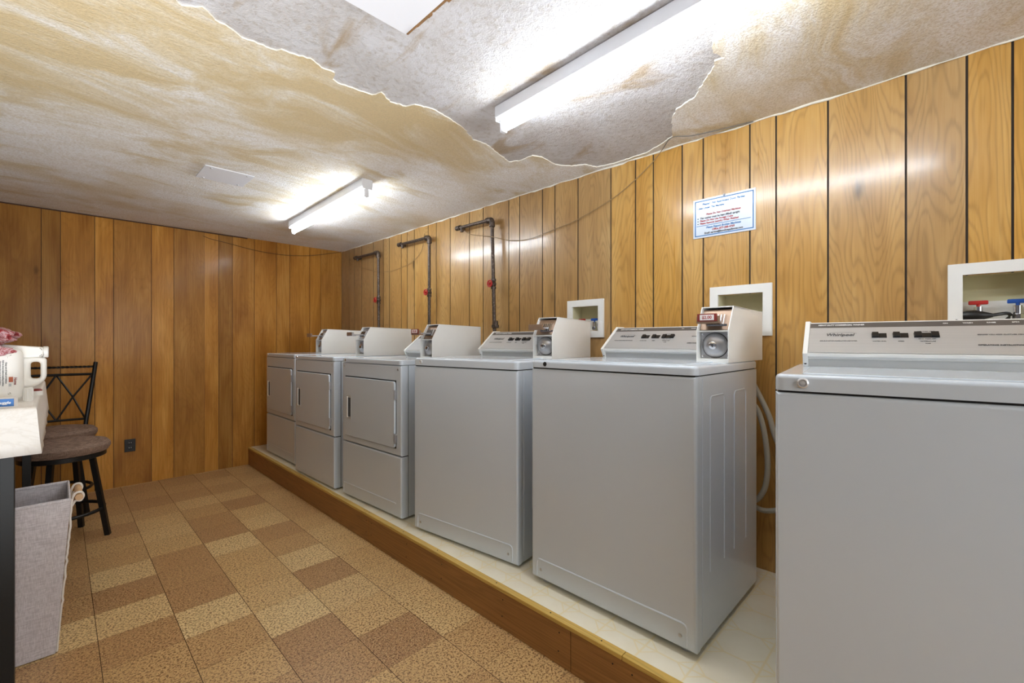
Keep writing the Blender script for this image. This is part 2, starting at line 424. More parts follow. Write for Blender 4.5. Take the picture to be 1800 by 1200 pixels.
gr = [4.74, 4.564, 4.444, 4.284, 4.041, 3.85, 3.742, 3.533, 3.435, 3.323, 3.114, 3.001, 2.817, 2.581, 2.426, 2.163, 2.06, 1.858, 1.756, 1.58, 1.354, 1.202, 1.1, .947, .844,
      .638, .534, .349, .114, -.042, -.146, -.27, -.40, -.62, -.78, -.88, -1.1, -1.3, -1.42, -1.62, -1.85, -2.0, -2.2, -2.45, -2.7]
tr = [.74, .76, .78, .84, .86, .92, .95, .98, .94, 1.0, 1.0, .96, .94, .98, .92, .94, .90, .95, .92, .88, 1.06, 1.10, 1.10, 1.05, 1.04, 1.02, 1.06, .98, .90, 1.08, 1.16, 1.12, 1.0]
BOXES = [(1.397, 1.653, 1.186, 1.407), (.547, .81, 1.188, 1.418), (-.255, .005, 1.19, 1.428)]     # outer frames of the outlet boxes: y0, y1, z0, z1
holes = [(y0+.037, y1-.035, z0+.041, z1-.041) for y0, y1, z0, z1 in BOXES]
panel_wall('wall_right', gr[::-1], [tr[k % len(tr)] for k in range(len(gr)-1)][::-1], HC+.01, lambda a, d, z: (XW+d, a, z), .0065, [WOODR, GROOVE], holes)
gb = [-1.15, -.93, -.82, -.55, -.33, -.089, .01, .197, .306, .541, .691, .910, 1.02, 1.128, 1.311, 1.507, 1.632, 1.828, 1.942, 2.17]
tb_ = [.9, 1, .85, 1, .78, .72, 1.0, 1.15, .92, 1.12, .84, 1.04, .72, .94, 1.04, .98, 1.06, 1.08, .92, 1.04]
panel_wall('wall_back', gb, tb_, HC+.01, lambda a, d, z: (a, YB+d, z), .0035, [WOODB, GROOVEB], step=lambda a: -.007 if a < .91 else 0, depth=.002)
struct(MB().box(XL-.1, XL, YN, YB, 0, HC).build('wall_left', PAINTW))
wx0, wx1, wz0, wz1 = -.45, 1.55, .85, 1.95
b = MB(); b.box(XL-.1, wx0, YN-.1, YN, 0, HC).box(wx1, XW+.1, YN-.1, YN, 0, HC).box(wx0, wx1, YN-.1, YN, 0, wz0).box(wx0, wx1, YN-.1, YN, wz1, HC)
struct(b.build('wall_near', PAINTW))
b = MB()
for q in ((wx0, wx0+.05, wz0, wz1), (wx1-.05, wx1, wz0, wz1), (wx0+.05, wx1-.05, wz0, wz0+.05), (wx0+.05, wx1-.05, wz1-.05, wz1), ((wx0+wx1)/2-.025, (wx0+wx1)/2+.025, wz0+.05, wz1-.05)):
    b.box(q[0], q[1], YN-.07, YN-.02, q[2], q[3])
struct(b.build('added_window_1', WHITEPL))  # unseen window frame, added around the opening for the fill light
dl = bpy.data.lights.new('near_fill_light', 'AREA'); dl.shape = 'RECTANGLE'; dl.size = 2.0; dl.size_y = 1.1; dl.energy = NEAR_FILL; dl.color = (.92, .96, 1)  # added area light outside the opening, brightens ceiling and back wall
do = bpy.data.objects.new('near_fill_light', dl); COL.objects.link(do); do.location = (.55, YN-.13, 1.4); do.rotation_euler = (R(102), 0, 0)
# added fill light, unseen behind the camera, turned up to bounce off the ceiling
ld = bpy.data.lights.new('bounce_fill', 'AREA'); ld.shape = 'RECTANGLE'; ld.size = 1.3; ld.size_y = 1.0; ld.energy = FILL; ld.spread = R(110); ld.color = (.90, .95, 1)
lo = bpy.data.objects.new('bounce_fill', ld); COL.objects.link(lo); lo.location = (-.5, .35, .35); lo.rotation_euler = (R(180-30), 0, R(-6))

# ceiling: bare plaster slab, and over most of it a skin of painted stucco whose torn edge hangs a few mm lower
b = MB(); b.box(XL-.1, XW+.2, YN-.1, YB+.1, HC+.003, HC+.1)
struct(b.build('ceiling', PLASTER))
PEEL = [(.251, 1.598), (.281, 1.577), (.295, 1.561), (.334, 1.596), (.373, 1.605), (.413, 1.628), (.447, 1.62), (.484, 1.623), (.515, 1.617), (.524, 1.599), (.564, 1.594), (.611, 1.579), (.658, 1.603), (.705, 1.6),
        (.717, 1.643), (.753, 1.655), (.812, 1.646), (.874, 1.636), (.889, 1.594), (.951, 1.633), (1.015, 1.616), (1.033, 1.578), (1.105, 1.555), (1.188, 1.566), (1.298, 1.591), (1.389, 1.637), (1.412, 1.652),
        (1.487, 1.64), (1.6, 1.676), (1.725, 1.716), (1.753, 1.656), (1.749, 1.569), (1.801, 1.545), (1.927, 1.558), (2.01, 1.507), (2.042, 1.441), (2.12, 1.415), (2.14, 1.324), (2.14, 1.213), (2.14, 1.126), (2.101, 1.028),
        (2.05, .941), (1.889, .871), (1.823, .819), (1.788, .729), (1.708, .665), (1.656, .615), (1.606, .586), (1.611, .554), (1.557, .573), (1.495, .553), (1.441, .51), (1.394, .479), (1.35, .451),
        (1.33, .3), (1.4, .0), (1.1, -.6), (.5, -1.0), (.1, -.5), (-.1, .3), (.03, 1.0), (.13, 1.42), (.2, 1.55)]
rj = random.Random(3); loop = []
for p, q in zip(PEEL, PEEL[1:]+PEEL[:1]):
    L = math.dist(p, q); n = max(1, min(8, int(L/.012)))
    for k in range(n):
        t = k/n; j = .0035 if k else 0
        loop.append((p[0]+(q[0]-p[0])*t+rj.uniform(-j, j), p[1]+(q[1]-p[1])*t+rj.uniform(-j, j)))
bm = bmesh.new(); es = []
for ring in ([(XL, YN), (XW, YN), (XW, YB), (XL, YB)], loop):
    vs = [bm.verts.new((x, y, HC-.002)) for x, y in ring]
    es += [bm.edges.new((a, c)) for a, c in zip(vs, vs[1:]+vs[:1])]
bmesh.ops.triangle_fill(bm, use_beauty=True, use_dissolve=False, edges=es)
for f in bm.faces: f.material_index = 0
r = bmesh.ops.extrude_face_region(bm, geom=bm.faces[:])
up = [v for v in r['geom'] if isinstance(v, bmesh.types.BMVert)]
for v in up: v.co.z = HC+.004
bm.normal_update()
for f in bm.faces:
    if abs(f.normal.z) < .5: f.material_index = 1
b = MB(); b.bm.free(); b.bm = bm
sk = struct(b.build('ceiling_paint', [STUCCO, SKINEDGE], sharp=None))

# smooth white drywall patch let into the torn plaster
pt = MB(); pt.box(.18, .772, .62, 1.232, HC-.006, HC+.003, bev=.001)
pobj = struct(pt.build('ceiling_patch', PATCHW))
b = MB(); rr = random.Random(5); y = .63
while y < 1.20:
    l = rr.uniform(.02, .07); w = rr.uniform(.006, .016)
    b.box(.772, .772+w, y, y+l, HC-rr.uniform(.004, .008), HC+.003, bev=.002); y += l*rr.uniform(.75, 1.0)
struct(b.build('trim_1', BROWNED))
# crumbly plaster bead where ceiling meets right wall
b = MB(); pts = []; y = -.4; rr = random.Random(9)
while y < 4.7:
    pts.append((XW-.004+rr.uniform(-.003, .003), y, HC-.003+rr.uniform(-.004, .003))); y += rr.uniform(.03, .08)
b.tube(pts, .004, 6, rad=[rr.uniform(.002, .0065) for _ in pts])
struct(b.build('trim_2', SKINEDGE))

struct(MB().box(XL, 1.25, YB-.011, YB-.0005, HC-.011, HC-.0025, bev=.001).build('gap_shadow_strip', GROOVEB))  # dark strip painted as the shadowed gap between back wall and ceiling

# ------------------------------------------------------------------ platform
pf = thing('platform', 'low wooden platform with cream vinyl top carrying the row of machines', 'platform', (0, 0, 0))
MB().box(PX+.024, XW-.002, YN+.3, YB-.002, 0, PZ).build('deck', VINYL, pf)
nails = (4.2, 3.7, 3.1, 2.43, 2.37, 2.0, 1.7, 1.29, 1.0, .78, .71, .5)
f0 = [YB-.004, 4.585, 2.40, .95, -.9, YN+.3]
for a, c in zip(f0[1:], f0[:-1]):
    b = MB().box(PX, PX+.024, a+.001, c-.001, 0, PZ-.016, bev=.0015); b.mi = 1
    for y in nails:
        if a+.02 < y < c-.02:
            b.cyl((PX-.0006, y, PZ-.045), (PX+.004, y, PZ-.045), .0028, 8); b.cyl((PX-.0006, y+.004, .05), (PX+.004, y+.004, .05), .0028, 8)
    b.build('fascia_board', [FASCIA, SEAM], pf)
n0 = [YB-.004, 2.45, .745, -.9, YN+.3]
for a, c in zip(n0[1:], n0[:-1]):
    b = MB().box(PX-.004, PX+.027, a+.0006, c-.0006, PZ-.016, PZ, bev=.003); b.mi = 1
    for y in nails:
        if a+.02 < y+.05 < c-.02: b.cyl((PX+.012, y+.05, PZ+.0005), (PX+.012, y+.05, PZ-.003), .0028, 8)
    b.build('nosing_strip', [NOSING, SEAM], pf)
# ------------------------------------------------------------------ machines
FD = Vector((0, .803, .596)); FN = Vector((0, -.596, .803))     # console face: up-slope and normal
def coin_box(root, W, y, z, out, label, plate_mat, D=.40, price=True):
    x0 = W-.116
    sh = lambda o: [(y+o, z), (y+o, z+.118), (y+.052+o, z+.208), (y+D, z+.200), (y+D, z)]
    b = MB()
    b.prism(sh(0), 'x', x0, x0+.004, bev=.001).prism(sh(0), 'x', x0+.112, x0+.116, bev=.001)
    b.prism([(y+.052, z+.208), (y+.052, z+.204), (y+D, z+.196), (y+D, z+.200)], 'x', x0, x0+.116)
    b.box(x0+.002, x0+.114, y+D-.004, y+D, z, z+.198)
    b.box(x0+.003, x0+.113, y+.002, y+.06, z+.112, z+.118, bev=.001)
    b.box(x0+.003, x0+.113, y+.001, y+D, z, z+.014, bev=.001)
    cb = b.build('coin_box', WHITEPL, root)
    b = MB(); b.box(x0+.0045, x0+.1115, y+.032, y+.036, z+.0145, z+.1115)
    b.build('vault_plate', STEEL, cb)
    cx, cz = x0+.058, z+.063
    b = MB().lathe([(.046, 0), (.045, -.004), (.040, -.012), (.030, -.019), (.016, -.023), (.0001, -.0235)], (cx, y+.032, cz), 'y', 36)
    b.build('coin_vault_door', STEEL, cb)
    b = MB().lathe([(.014, 0), (.014, -.006), (.011, -.008), (.0001, -.008)], (cx, y+.010, cz), 'y', 24)
    b.build('lock', CHROME, cb)
    MB().tube([(cx+.045*math.cos(R(k*12)), y+.031, cz+.045*math.sin(R(k*12))) for k in range(30)], .0022, 6, closed=True).build('bezel', SEAM, cb)
    MB().box(cx-.0015, cx+.0015, y+.0012, y+.003, cz-.007, cz+.006).build('keyhole', SEAM, cb)
    for sx_ in (.013, .103):
        for sz in (.022, .104):
            MB().lathe([(.005, 0), (.004, -.003), (.0001, -.004)], (x0+sx_, y+.032, z+sz), 'y', 12).build('screw', CHROME, cb)
    # slanted coin mechanism
    yy = y+.04
    b = MB().prism([(yy-.018, z+.120), (yy+.022, z+.196), (yy+.026, z+.194), (yy-.012, z+.119)], 'x', x0+.0045, x0+.1115)
    b.build('coin_slide_plate', plate_mat, cb)
    b = MB()
    for k in range(6):
        xa = x0+.036+k*.011
        b.prism([(yy-.03, z+.140), (yy-.012, z+.176), (yy+.014, z+.176), (yy-.004, z+.136)], 'x', xa, xa+.003)
    b.box(x0+.028, x0+.10, yy-.012, yy+.01, z+.134, z+.142)
    b.build('coin_guide', CHROME, cb)
    b = MB().box(x0+.018, x0+.082, yy-.05-out, yy, z+.148, z+.156, bev=.001)
    b.build('coin_slide', STEEL, cb)
    b = MB().box(x0+.010, x0+.090, yy-.064-out, yy-.050-out, z+.142, z+.170, bev=.002).box(x0+.010, x0+.090, yy-.056-out, yy-.034-out, z+.142, z+.149, bev=.001)
    h = b.build('slide_handle', plate_mat, cb)
    if price:
        MB().box(x0+.014, x0+.084, yy-.066-out, yy-.0635-out, z+.150, z+.178, bev=.0006).build('price_holder', REDP, cb)
        MB().box(x0+.024, x0+.074, yy-.0675-out, yy-.0655-out, z+.154, z+.174, bev=.0004).build('price_card', WHITELAB, cb)
        text('price_lettering', '$2.00', .0155, INKR, cb, frame((x0+.049, yy-.0677-out, z+.164), (1, 0, 0), (0, 0, 1), (0, -1, 0)), offset=.0004)
    return cb

def console(root, x0, x1, y, z, full=True, cap=True):
    b = MB()
    b.prism([(y+.022, z), (y+.022, z+.027), (y+.004, z+.033), (y+.001, z+.041), (y+.14, z+.144), (y+.19, z+.144), (y+.19, z)], 'x', x0+.008, x1)
    c = b.build('console', WHITEPL, root)
    o = lambda s: Vector((0, y, z+.0418))+FD*s+FN*.0008
    L = .1725
    def strip(s0, s1, mat, name, xa, xb, h=.0008):
        P = [o(s0), o(s0)+FN*h, o(s1)+FN*h, o(s1)]
        return MB().prism([(p.y, p.z) for p in P], 'x', xa, xb).build(name, mat, c)
    strip(.004, L*.80, SILVER, 'silver_panel', x0+.013, x1)
    strip(L*.80, L*.955, STRIP, 'charcoal_band', x0+.013, x1)
    MB().prism([(y+.0205, z+.001), (y+.0205, z+.024), (y+.023, z+.024), (y+.023, z+.001)], 'x', x0+.013, x1).build('grey_lower_panel', GREYPL, c)
    if cap:
        b = MB().prism([(y+.020, z), (y-.004, z+.042), (y+.136, z+.149), (y+.192, z+.149), (y+.192, z)], 'x', x0-.002, x0+.012, bev=.002)
        e = b.build('end_cap', WHITEPL, c)
        MB().lathe([(.004, 0), (.004, -.003), (.0001, -.0035)], (x0+.005, y+.0175, z+.010), 'y', 12).build('screw', SEAM, c)
    if full:
        T = lambda x, s, h=.0018: frame(Vector((x, 0, 0))+o(s)+FN*h, (1, 0, 0), FD, FN)
        text('band_lettering', 'HEAVY DUTY COMMERCIAL WASHER', .0100, INKL, c, T(x0+.035, L*.877), 'LEFT', offset=.0003, shear=.2, sx=.72)
        text('logo_lettering', 'Whirlpool', .0190, INK, c, T(x0+.094, L*.56), offset=.0002, shear=.22, sx=.92)
        Cc = Vector((x0+.098, 0, 0))+o(L*.585)+FN*.0015
        ring = [Cc+Vector((.040*math.cos(a), 0, 0))+FD*.010*math.sin(a) for a in [R(150-k*9) for k in range(16)]]
        MB().tube(ring, .0004, 6).build('logo_ring', LOGOR, c)
        text('small_lettering', 'DOUBLE ACTION SURGILATOR AGITATOR', .0052, INK, c, T(x0+.090, L*.37), sx=.95)
        for xs, w, lab in ((.192, .036, 'WATER LEVEL'), (.242, .036, 'SPEED'), (.300, .056, 'TEMPERATURE')):
            if x0+xs+w/2 > x1: continue
            a0 = x0+xs-w/2
            MB().prism([(q.y, q.z) for q in (o(L*.47), o(L*.47)+FN*.0022, o(L*.60)+FN*.0022, o(L*.60))], 'x', a0, a0+w).build('selector_slot', BLACKPL, c)
            wk = w*.44 if w < .05 else w*.30
            kb = [a0+.001] if w < .05 else [a0+.001, a0+w-wk-.001]
            for ka in kb:
                MB().prism([(q.y, q.z) for q in (o(L*.475), o(L*.475)+FN*.008, o(L*.60)+FN*.008, o(L*.612))], 'x', ka, ka+wk, bev=.001).build('selector_button', BLACKPL, c)
            text('switch_lettering', lab, .0052, INK, c, T(x0+xs, L*.36))
            if w > .05:
                text('switch_lettering', 'COLD  WARM  HOT', .0042, INK, c, T(x0+xs, L*.425)); text('switch_lettering', 'HOT  WARM  COLD', .0042, INK, c, T(x0+xs, L*.645))
                text('switch_lettering', 'RINSE', .0045, INK, c, T(x0+xs, L*.30))
        if x1-x0 > .5:
            for k, wd in enumerate(('ON', 'WASH', 'RINSE', 'SPIN')):
                text('band_lettering', wd, .0070, INKL, c, T(x0+.346+k*.047, L*.877), offset=.0002)
        if x1-x0 > .4:
            text('instruction_lettering', 'BEFORE YOU ADD CLOTHES MEASURE DETERGENT', .0058, INK, c, T(x0+.405, L*.54), 'LEFT')
            text('instruction_lettering', 'OPERATING INSTRUCTIONS', .0072, INK, c, T(x0+.400, L*.26), 'LEFT', offset=.0002)
    return c

def rib(b, pts, r=.0035): b.tube(arc_pts(pts, .02), r, 8)

def washer(label, far, near, z0, zs, zt, coin, lock, group, cx0=.055, D=.61, side_ribs=True):
    W = math.dist(far, near); ang = math.atan2(near[1]-far[1], near[0]-far[0])
    t = thing('washing_machine', label, 'washer', (far[0], far[1], PZ), ang, group)
    # rear cabinet shell and wrapped front panel with a hairline seam between
    b = MB().box(.0015, W-.0015, .034, D, z0, zs-.004, bev=.002)
    if side_ribs:
        for ya, yb in ((.115, .245), (.345, .475)):
            rib(b, [(W-.0025, ya, z0+.22), (W-.0025, ya, zs-.075), (W-.0025, yb, zs-.075), (W-.0025, yb, z0+.22)], .0032)
        b.tube([(W-.002, .05, z0+.03), (W-.002, .05, zs-.01)], .0025, 6)
    cab = b.build('cabinet', ENAMEL, t)
    MB().box(.004, W-.004, .028, .036, z0+.004, zs-.006).build('seam', SEAM, t)
    b = MB().box(0, W, 0, .031, z0, zs-.004, bev=0)
    fe = [e for e in b.bm.edges if all(v.co.y < .001 for v in e.verts)]
    bmesh.ops.bevel(b.bm, geom=fe, offset=.011, segments=4, profile=.5, affect='EDGES')
    h = .082
    rib(b, [(.030, .0012, z0+.012), (.030, .0012, z0+h), (W-.030, .0012, z0+h), (W-.030, .0012, z0+.012)], .0042)
    fp = b.build('front_panel', ENAMEL, t)
    for xs in (.052, W-.052):
        MB().lathe([(.0065, 0), (.006, -.002), (.0001, -.003)], (xs, .0, z0+.040), 'y', 14).build('screw', STEEL, fp)
    MB().box(.006, W-.006, .006, D-.01, zs-.006, zs+.002).build('gasket', SEAM, t)
    dk = MB().box(-.001, W+.001, -.002, D+.004, zs, zt, vb=.022, tb=.011).build('deck', ENAMEL, t)
    MB().box(.055, W-.055, .012, .385, zt-.002, zt+.0035, vb=.02, tb=.003).build('lid', ENAMEL, dk)
    zc = (zs+zt)/2
    if lock == 'hole':
        MB().lathe([(.0095, 0), (.009, -.0012), (.0001, -.0012)], (.075, -.0017, zc), 'y', 20).build('lock_hole', SEAM, dk)
    else:
        rr_ = .0125 if lock == 'big' else .0095
        MB().lathe([(rr_, 0), (rr_, -.005), (rr_*.75, -.007), (rr_*.6, -.004), (rr_*.45, -.004), (rr_*.4, -.007), (.0001, -.0075)], (.058, -.0015, zc), 'y', 24).build('lock', LOCKM, dk)
    for fx, fy in ((.05, .05), (W-.05, .05), (.05, D-.05), (W-.05, D-.05)):
        MB().lathe([(.022, 0), (.022, .006), (.012, .010), (.012, z0+.01), (.0001, z0+.01)], (fx, fy, 0), 'z', 18).build('foot', GREYPL, t)
    x1 = W-.118 if coin else W-.02
    console(t, cx0, x1, .43, zt)
    if coin: coin_box(t, W, .285, zt, coin[0], label, coin[1], price=coin[2])
    return t
WG = 'top-loading washers on the platform'
washer('white coin washer with $2.00 price card and a black lock hole', (1.391, 1.252), (1.391, .562), .022, .893, .923, (.0, BRASSY, True), 'hole', WG, .062)
washer('white coin washer standing between a dryer and the other coin washer', (1.325, 2.032), (1.410, 1.351), .014, .875, .914, (.03, BRASSY, False), 'small', WG, .075)
w3x, w3y, w3a = 1.25, .31, R(7.5)
washer('nearest white washer without coin box, chrome lock on its lid edge', (w3x, w3y), (w3x+.685*math.sin(w3a), w3y-.685*math.cos(w3a)), .015, .880, .920, None, 'big', WG, .03)

def dryer(label, far, near, z0, group, out, plate, price, cons=None, line=True, D=.64):
    W = math.dist(far, near); ang = math.atan2(near[1]-far[1], near[0]-far[0])
    zs, zt, zl = .868, .896, .357
    t = thing('clothes_dryer', label, 'dryer', (far[0], far[1], PZ), ang, group)
    MB().box(.001, W-.001, .052, D, z0, zs-.003, bev=.002).build('cabinet', ENAMEL, t)
    MB().box(.005, W-.005, .02, .054, z0+.003, zs-.005).build('seam', SEAM, t)
    def panel(z0_, z1_, extra=None):
        b = MB().box(0, W, 0, .047, z0_, z1_)
        fe = [e for e in b.bm.edges if all(v.co.y < .001 for v in e.verts)]
        bmesh.ops.bevel(b.bm, geom=fe, offset=.009, segments=4, profile=.5, affect='EDGES')
        if extra: extra(b)
        return b
    up = panel(zl+.003, zs-.003).build('front_panel', ENAMEL, t)
    ex = (lambda b: (b.tube([(.02, .001, z0+.075), (W-.05, .001, z0+.075)], .0042, 8), b.tube([(.02, .001, z0+.012), (.02, .001, z0+.075)], .0032, 8))) if line else None
    panel(z0, zl-.003, ex).build('lower_panel', ENAMEL, t)
    dk = MB().box(-.001, W+.001, -.002, D+.004, zs, zt, vb=.020, tb=.009).build('top', ENAMEL, t)
    MB().lathe([(.0085, 0), (.008, -.003), (.0001, -.005)], (.045, -.0015, (zs+zt)/2), 'y', 18).build('screw', CHROME, dk)
    for xs in (.028, W-.028):
        MB().lathe([(.0065, 0), (.006, -.002), (.0001, -.003)], (xs, .0, zs-.025), 'y', 12).build('screw', STEEL, up)
    # door with recessed pull on the left and hinges on the right
    dx0, dx1, dz0, dz1 = .045, W-.048, .402, .775
    MB().box(dx0-.003, dx1+.003, -.002, .004, dz0-.004, dz1+.006, bev=.001).build('door_gap', SEAM, up)
    b = MB().box(dx0, dx1, -.013, .002, dz0, dz1)
    fe = [e for e in b.bm.edges if abs(e.verts[0].co.y-e.verts[1].co.y) > .001]
    bmesh.ops.bevel(b.bm, geom=fe, offset=.016, segments=4, profile=.5, affect='EDGES')
    fe = [e for e in b.bm.edges if all(v.co.y < -.012 for v in e.verts)]
    bmesh.ops.bevel(b.bm, geom=fe, offset=.004, segments=2, profile=.5, affect='EDGES')
    dr = b.build('door', ENAMEL, t)
    hx, hz = dx0+.065, .585
    MB().box(hx-.026, hx+.026, -.0145, -.012, hz-.074, hz+.074, bev=.001).build('pull_frame', GREYPL, dr)
    MB().box(hx-.013, hx+.020, -.0155, -.012, hz-.060, hz+.060, bev=.0005).build('pull_recess', INK, dr)
    MB().box(hx-.0225, hx-.010, -.0195, -.012, hz-.066, hz+.066, bev=.002).build('handle', WHITEPL, dr)
    for hz_ in (.455, .70):
        MB().box(dx1-.004, dx1+.012, -.012, .001, hz_-.026, hz_+.026, bev=.002).cyl((dx1+.004, -.012, hz_-.028), (dx1+.004, -.012, hz_+.028), .004, 10).build('hinge', STEEL, t)
    for fx, fy in ((.05, .06), (W-.05, .06), (.05, D-.05), (W-.05, D-.05)):
        MB().lathe([(.02, 0), (.02, .005), (.011, .007), (.011, z0+.01), (.0001, z0+.01)], (fx, fy, 0), 'z', 16).build('foot', BLACKPL, t)
    if cons is not None: console(t, cons, W-.118, .385, zt, full=False)
    coin_box(t, W, .216, zt, out, label, plate, price=price)
    return t
DG = 'front-loading dryers on the platform'
dryer('white coin dryer at the far end of the row, against the back wall', (1.319, 4.41), (1.326, 3.745), .014, DG, .055, BRASSY, False)
dryer('middle white coin dryer of three, lower panel without a kick line', (1.279, 3.60), (1.295, 2.947), .012, DG, .05, STEEL, False, line=False)
dryer('white coin dryer beside the first washer, with red price tag on its slide', (1.300, 2.830), (1.332, 2.172), .014, DG, .05, BRASSY, True, cons=.13)

# ------------------------------------------------------------------ ceiling lights
LG = 'fluorescent strip lights on the ceiling'
def strip_light(label, y0, y1, xa, xb, lamp=True):
    """housing from (xa,y0) near to (xb,y1) far, one bare tube below"""
    L = math.dist((xa, y0), (xb, y1)); ang = math.atan2(y1-y0, xb-xa)-math.pi/2
    t = thing('strip_light', label, 'ceiling light', (xa, y0, HC-.002), ang, LG)
    MB().prism([(-.034, 0), (.034, 0), (.034, -.046), (.024, -.052), (-.024, -.052), (-.034, -.046)], 'y', 0, L, bev=.0015).build('housing', FIXT, t)
    for y_, s in ((.0, 1), (L, -1)):
        MB().box(-.030, .030, y_-.003*s if s > 0 else y_-.002, y_+.002 if s > 0 else y_+.003, -.060, -.001, bev=.001).build('end_plate', FIXT, t)
        MB().box(-.013, .013, y_+(.006 if s > 0 else -.026), y_+(.026 if s > 0 else -.006), -.104, -.048, bev=.004).build('lampholder', FIXT, t)
    MB().lathe([(.012, .026), (.0195, .032), (.0195, L-.032), (.012, L-.026)], (0, 0, -.0795), 'y', 28).build('tube', TUBE, t)
    return t
strip_light('lit fluorescent strip light near the camera, above the washers', .02, 1.35, 1.243, 1.308)
strip_light('lit fluorescent strip light nearer the back wall, above the dryers', 2.504, 3.83, 1.305, 1.342)
strip_light('added fluorescent strip light at the unseen near end of the room', -2.2, -.87, .75, .75)  # extra lamp added out of view to brighten the room

# blank cover plate on the ceiling
cp = thing('cover_plate', 'blank white cover plate screwed to the stained ceiling', 'cover plate', (.69, 3.055, HC-.002))
MB().box(-.123, .123, -.122, .122, -.006, 0, bev=.0015).build('plate', PATCHW, cp)
for sx_, sy in ((-.09, -.10), (.09, -.10), (-.09, .10), (.09, .10)):
    MB().lathe([(.006, -.006), (.005, -.0085), (.0001, -.009)], (sx_, sy, 0), 'z', 12).build('screw', STEEL, cp)

# ------------------------------------------------------------------ right wall fittings
def outlet_box(label, bx, hot, extra):
    y0, y1, z0, z1 = bx; yc, zc = (y0+y1)/2, (z0+z1)/2
    t = thing('washer_outlet_box', label, 'outlet box', (XW, yc, z0), -math.pi/2, 'recessed washer outlet boxes on the right wall')
    w, h = y1-y0, z1-z0; F = .037
    # local: x along the wall to the viewer's right, y into the wall, z up
    b = MB()
    x0, x1 = -w/2, w/2
    b.box(x0, x1, -.012, .001, h-F-.002, h, bev=.002).box(x0, x1, -.012, .001, 0, F+.002, bev=.002)
    b.box(x0, x0+F, -.012, .001, F-.002, h-F+.002, bev=.002).box(x1-F, x1, -.012, .001, F-.002, h-F+.002, bev=.002)
    fr = b.build('frame', WHITEPL, t)
    d = .085; i0, i1, j0, j1 = x0+F, x1-F, F, h-F
    b = MB()
    b.box(i0-.004, i0, 0, d, j0, j1).box(i1, i1+.004, 0, d, j0, j1).box(i0, i1, 0, d, j1, j1+.004).box(i0, i1, 0, d, j0-.004, j0).box(i0-.004, i1+.004, d, d+.004, j0-.004, j1+.004)
    b.build('recess', BOXIN, t)
    MB().box(i0, i1, d-.012, d-.0005, j0, j0+.075).build('back_plate', WHITEPL, t)
    for xv, mt in ((-.055, RED), (.035, BLUE)):
        v = MB().cyl((xv, d-.045, j0), (xv, d-.045, j0+.055), .011, 16).cyl((xv, d-.045, j0+.040), (xv, d-.010, j0+.040), .009, 14)
        v.lathe([(.016, .0), (.016, .016), (.011, .018)], (xv, d-.045, j0+.010), 'z', 10)
        v = v.build('valve', CHROME, t)
        MB().cyl((xv, d-.045, j0+.050), (xv, d-.045, j0+.064), .005, 10).box(xv-.024, xv+.024, d-.051, d-.039, j0+.062, j0+.076, bev=.003).build('valve_handle', mt, v)
    return t, (i0, i1, j0, j1, d)
o1 = outlet_box('small white-framed outlet box with blue valve, behind the washer beside the dryers', BOXES[0], True, 0)
o2 = outlet_box('white-framed outlet box half hidden behind the $2.00 coin box', BOXES[1], True, 0)
o3, e3 = outlet_box('white-framed outlet box with red and blue valves above the nearest washer', BOXES[2], True, 0)
# black power cord with plug lying in the third box
pc = thing('power_cord', 'black power cord with bulky plug in the nearest outlet box', 'cord', (XW, -.125, 1.19), -math.pi/2)
MB().lathe([(.004, -.042), (.012, -.036), (.018, -.018), (.019, .004), (.013, .024), (.006, .044), (.0001, .045)], (-.066, .004, .060), 'x', 18).build('plug', BLACKPL, pc)
MB().tube(smooth([(-.025, .004, .060), (-.005, .012, .064), (.012, .030, .066), (.020, .052, .058), (.012, .070, .046)]), .0055, 10).build('cable', BLACKPL, pc)
MB().tube(smooth([(-.105, -.002, .055), (-.112, -.02, .03), (-.11, -.03, -.02), (-.10, -.03, -.10)]), .004, 8).build('cable', BLACKPL, pc)

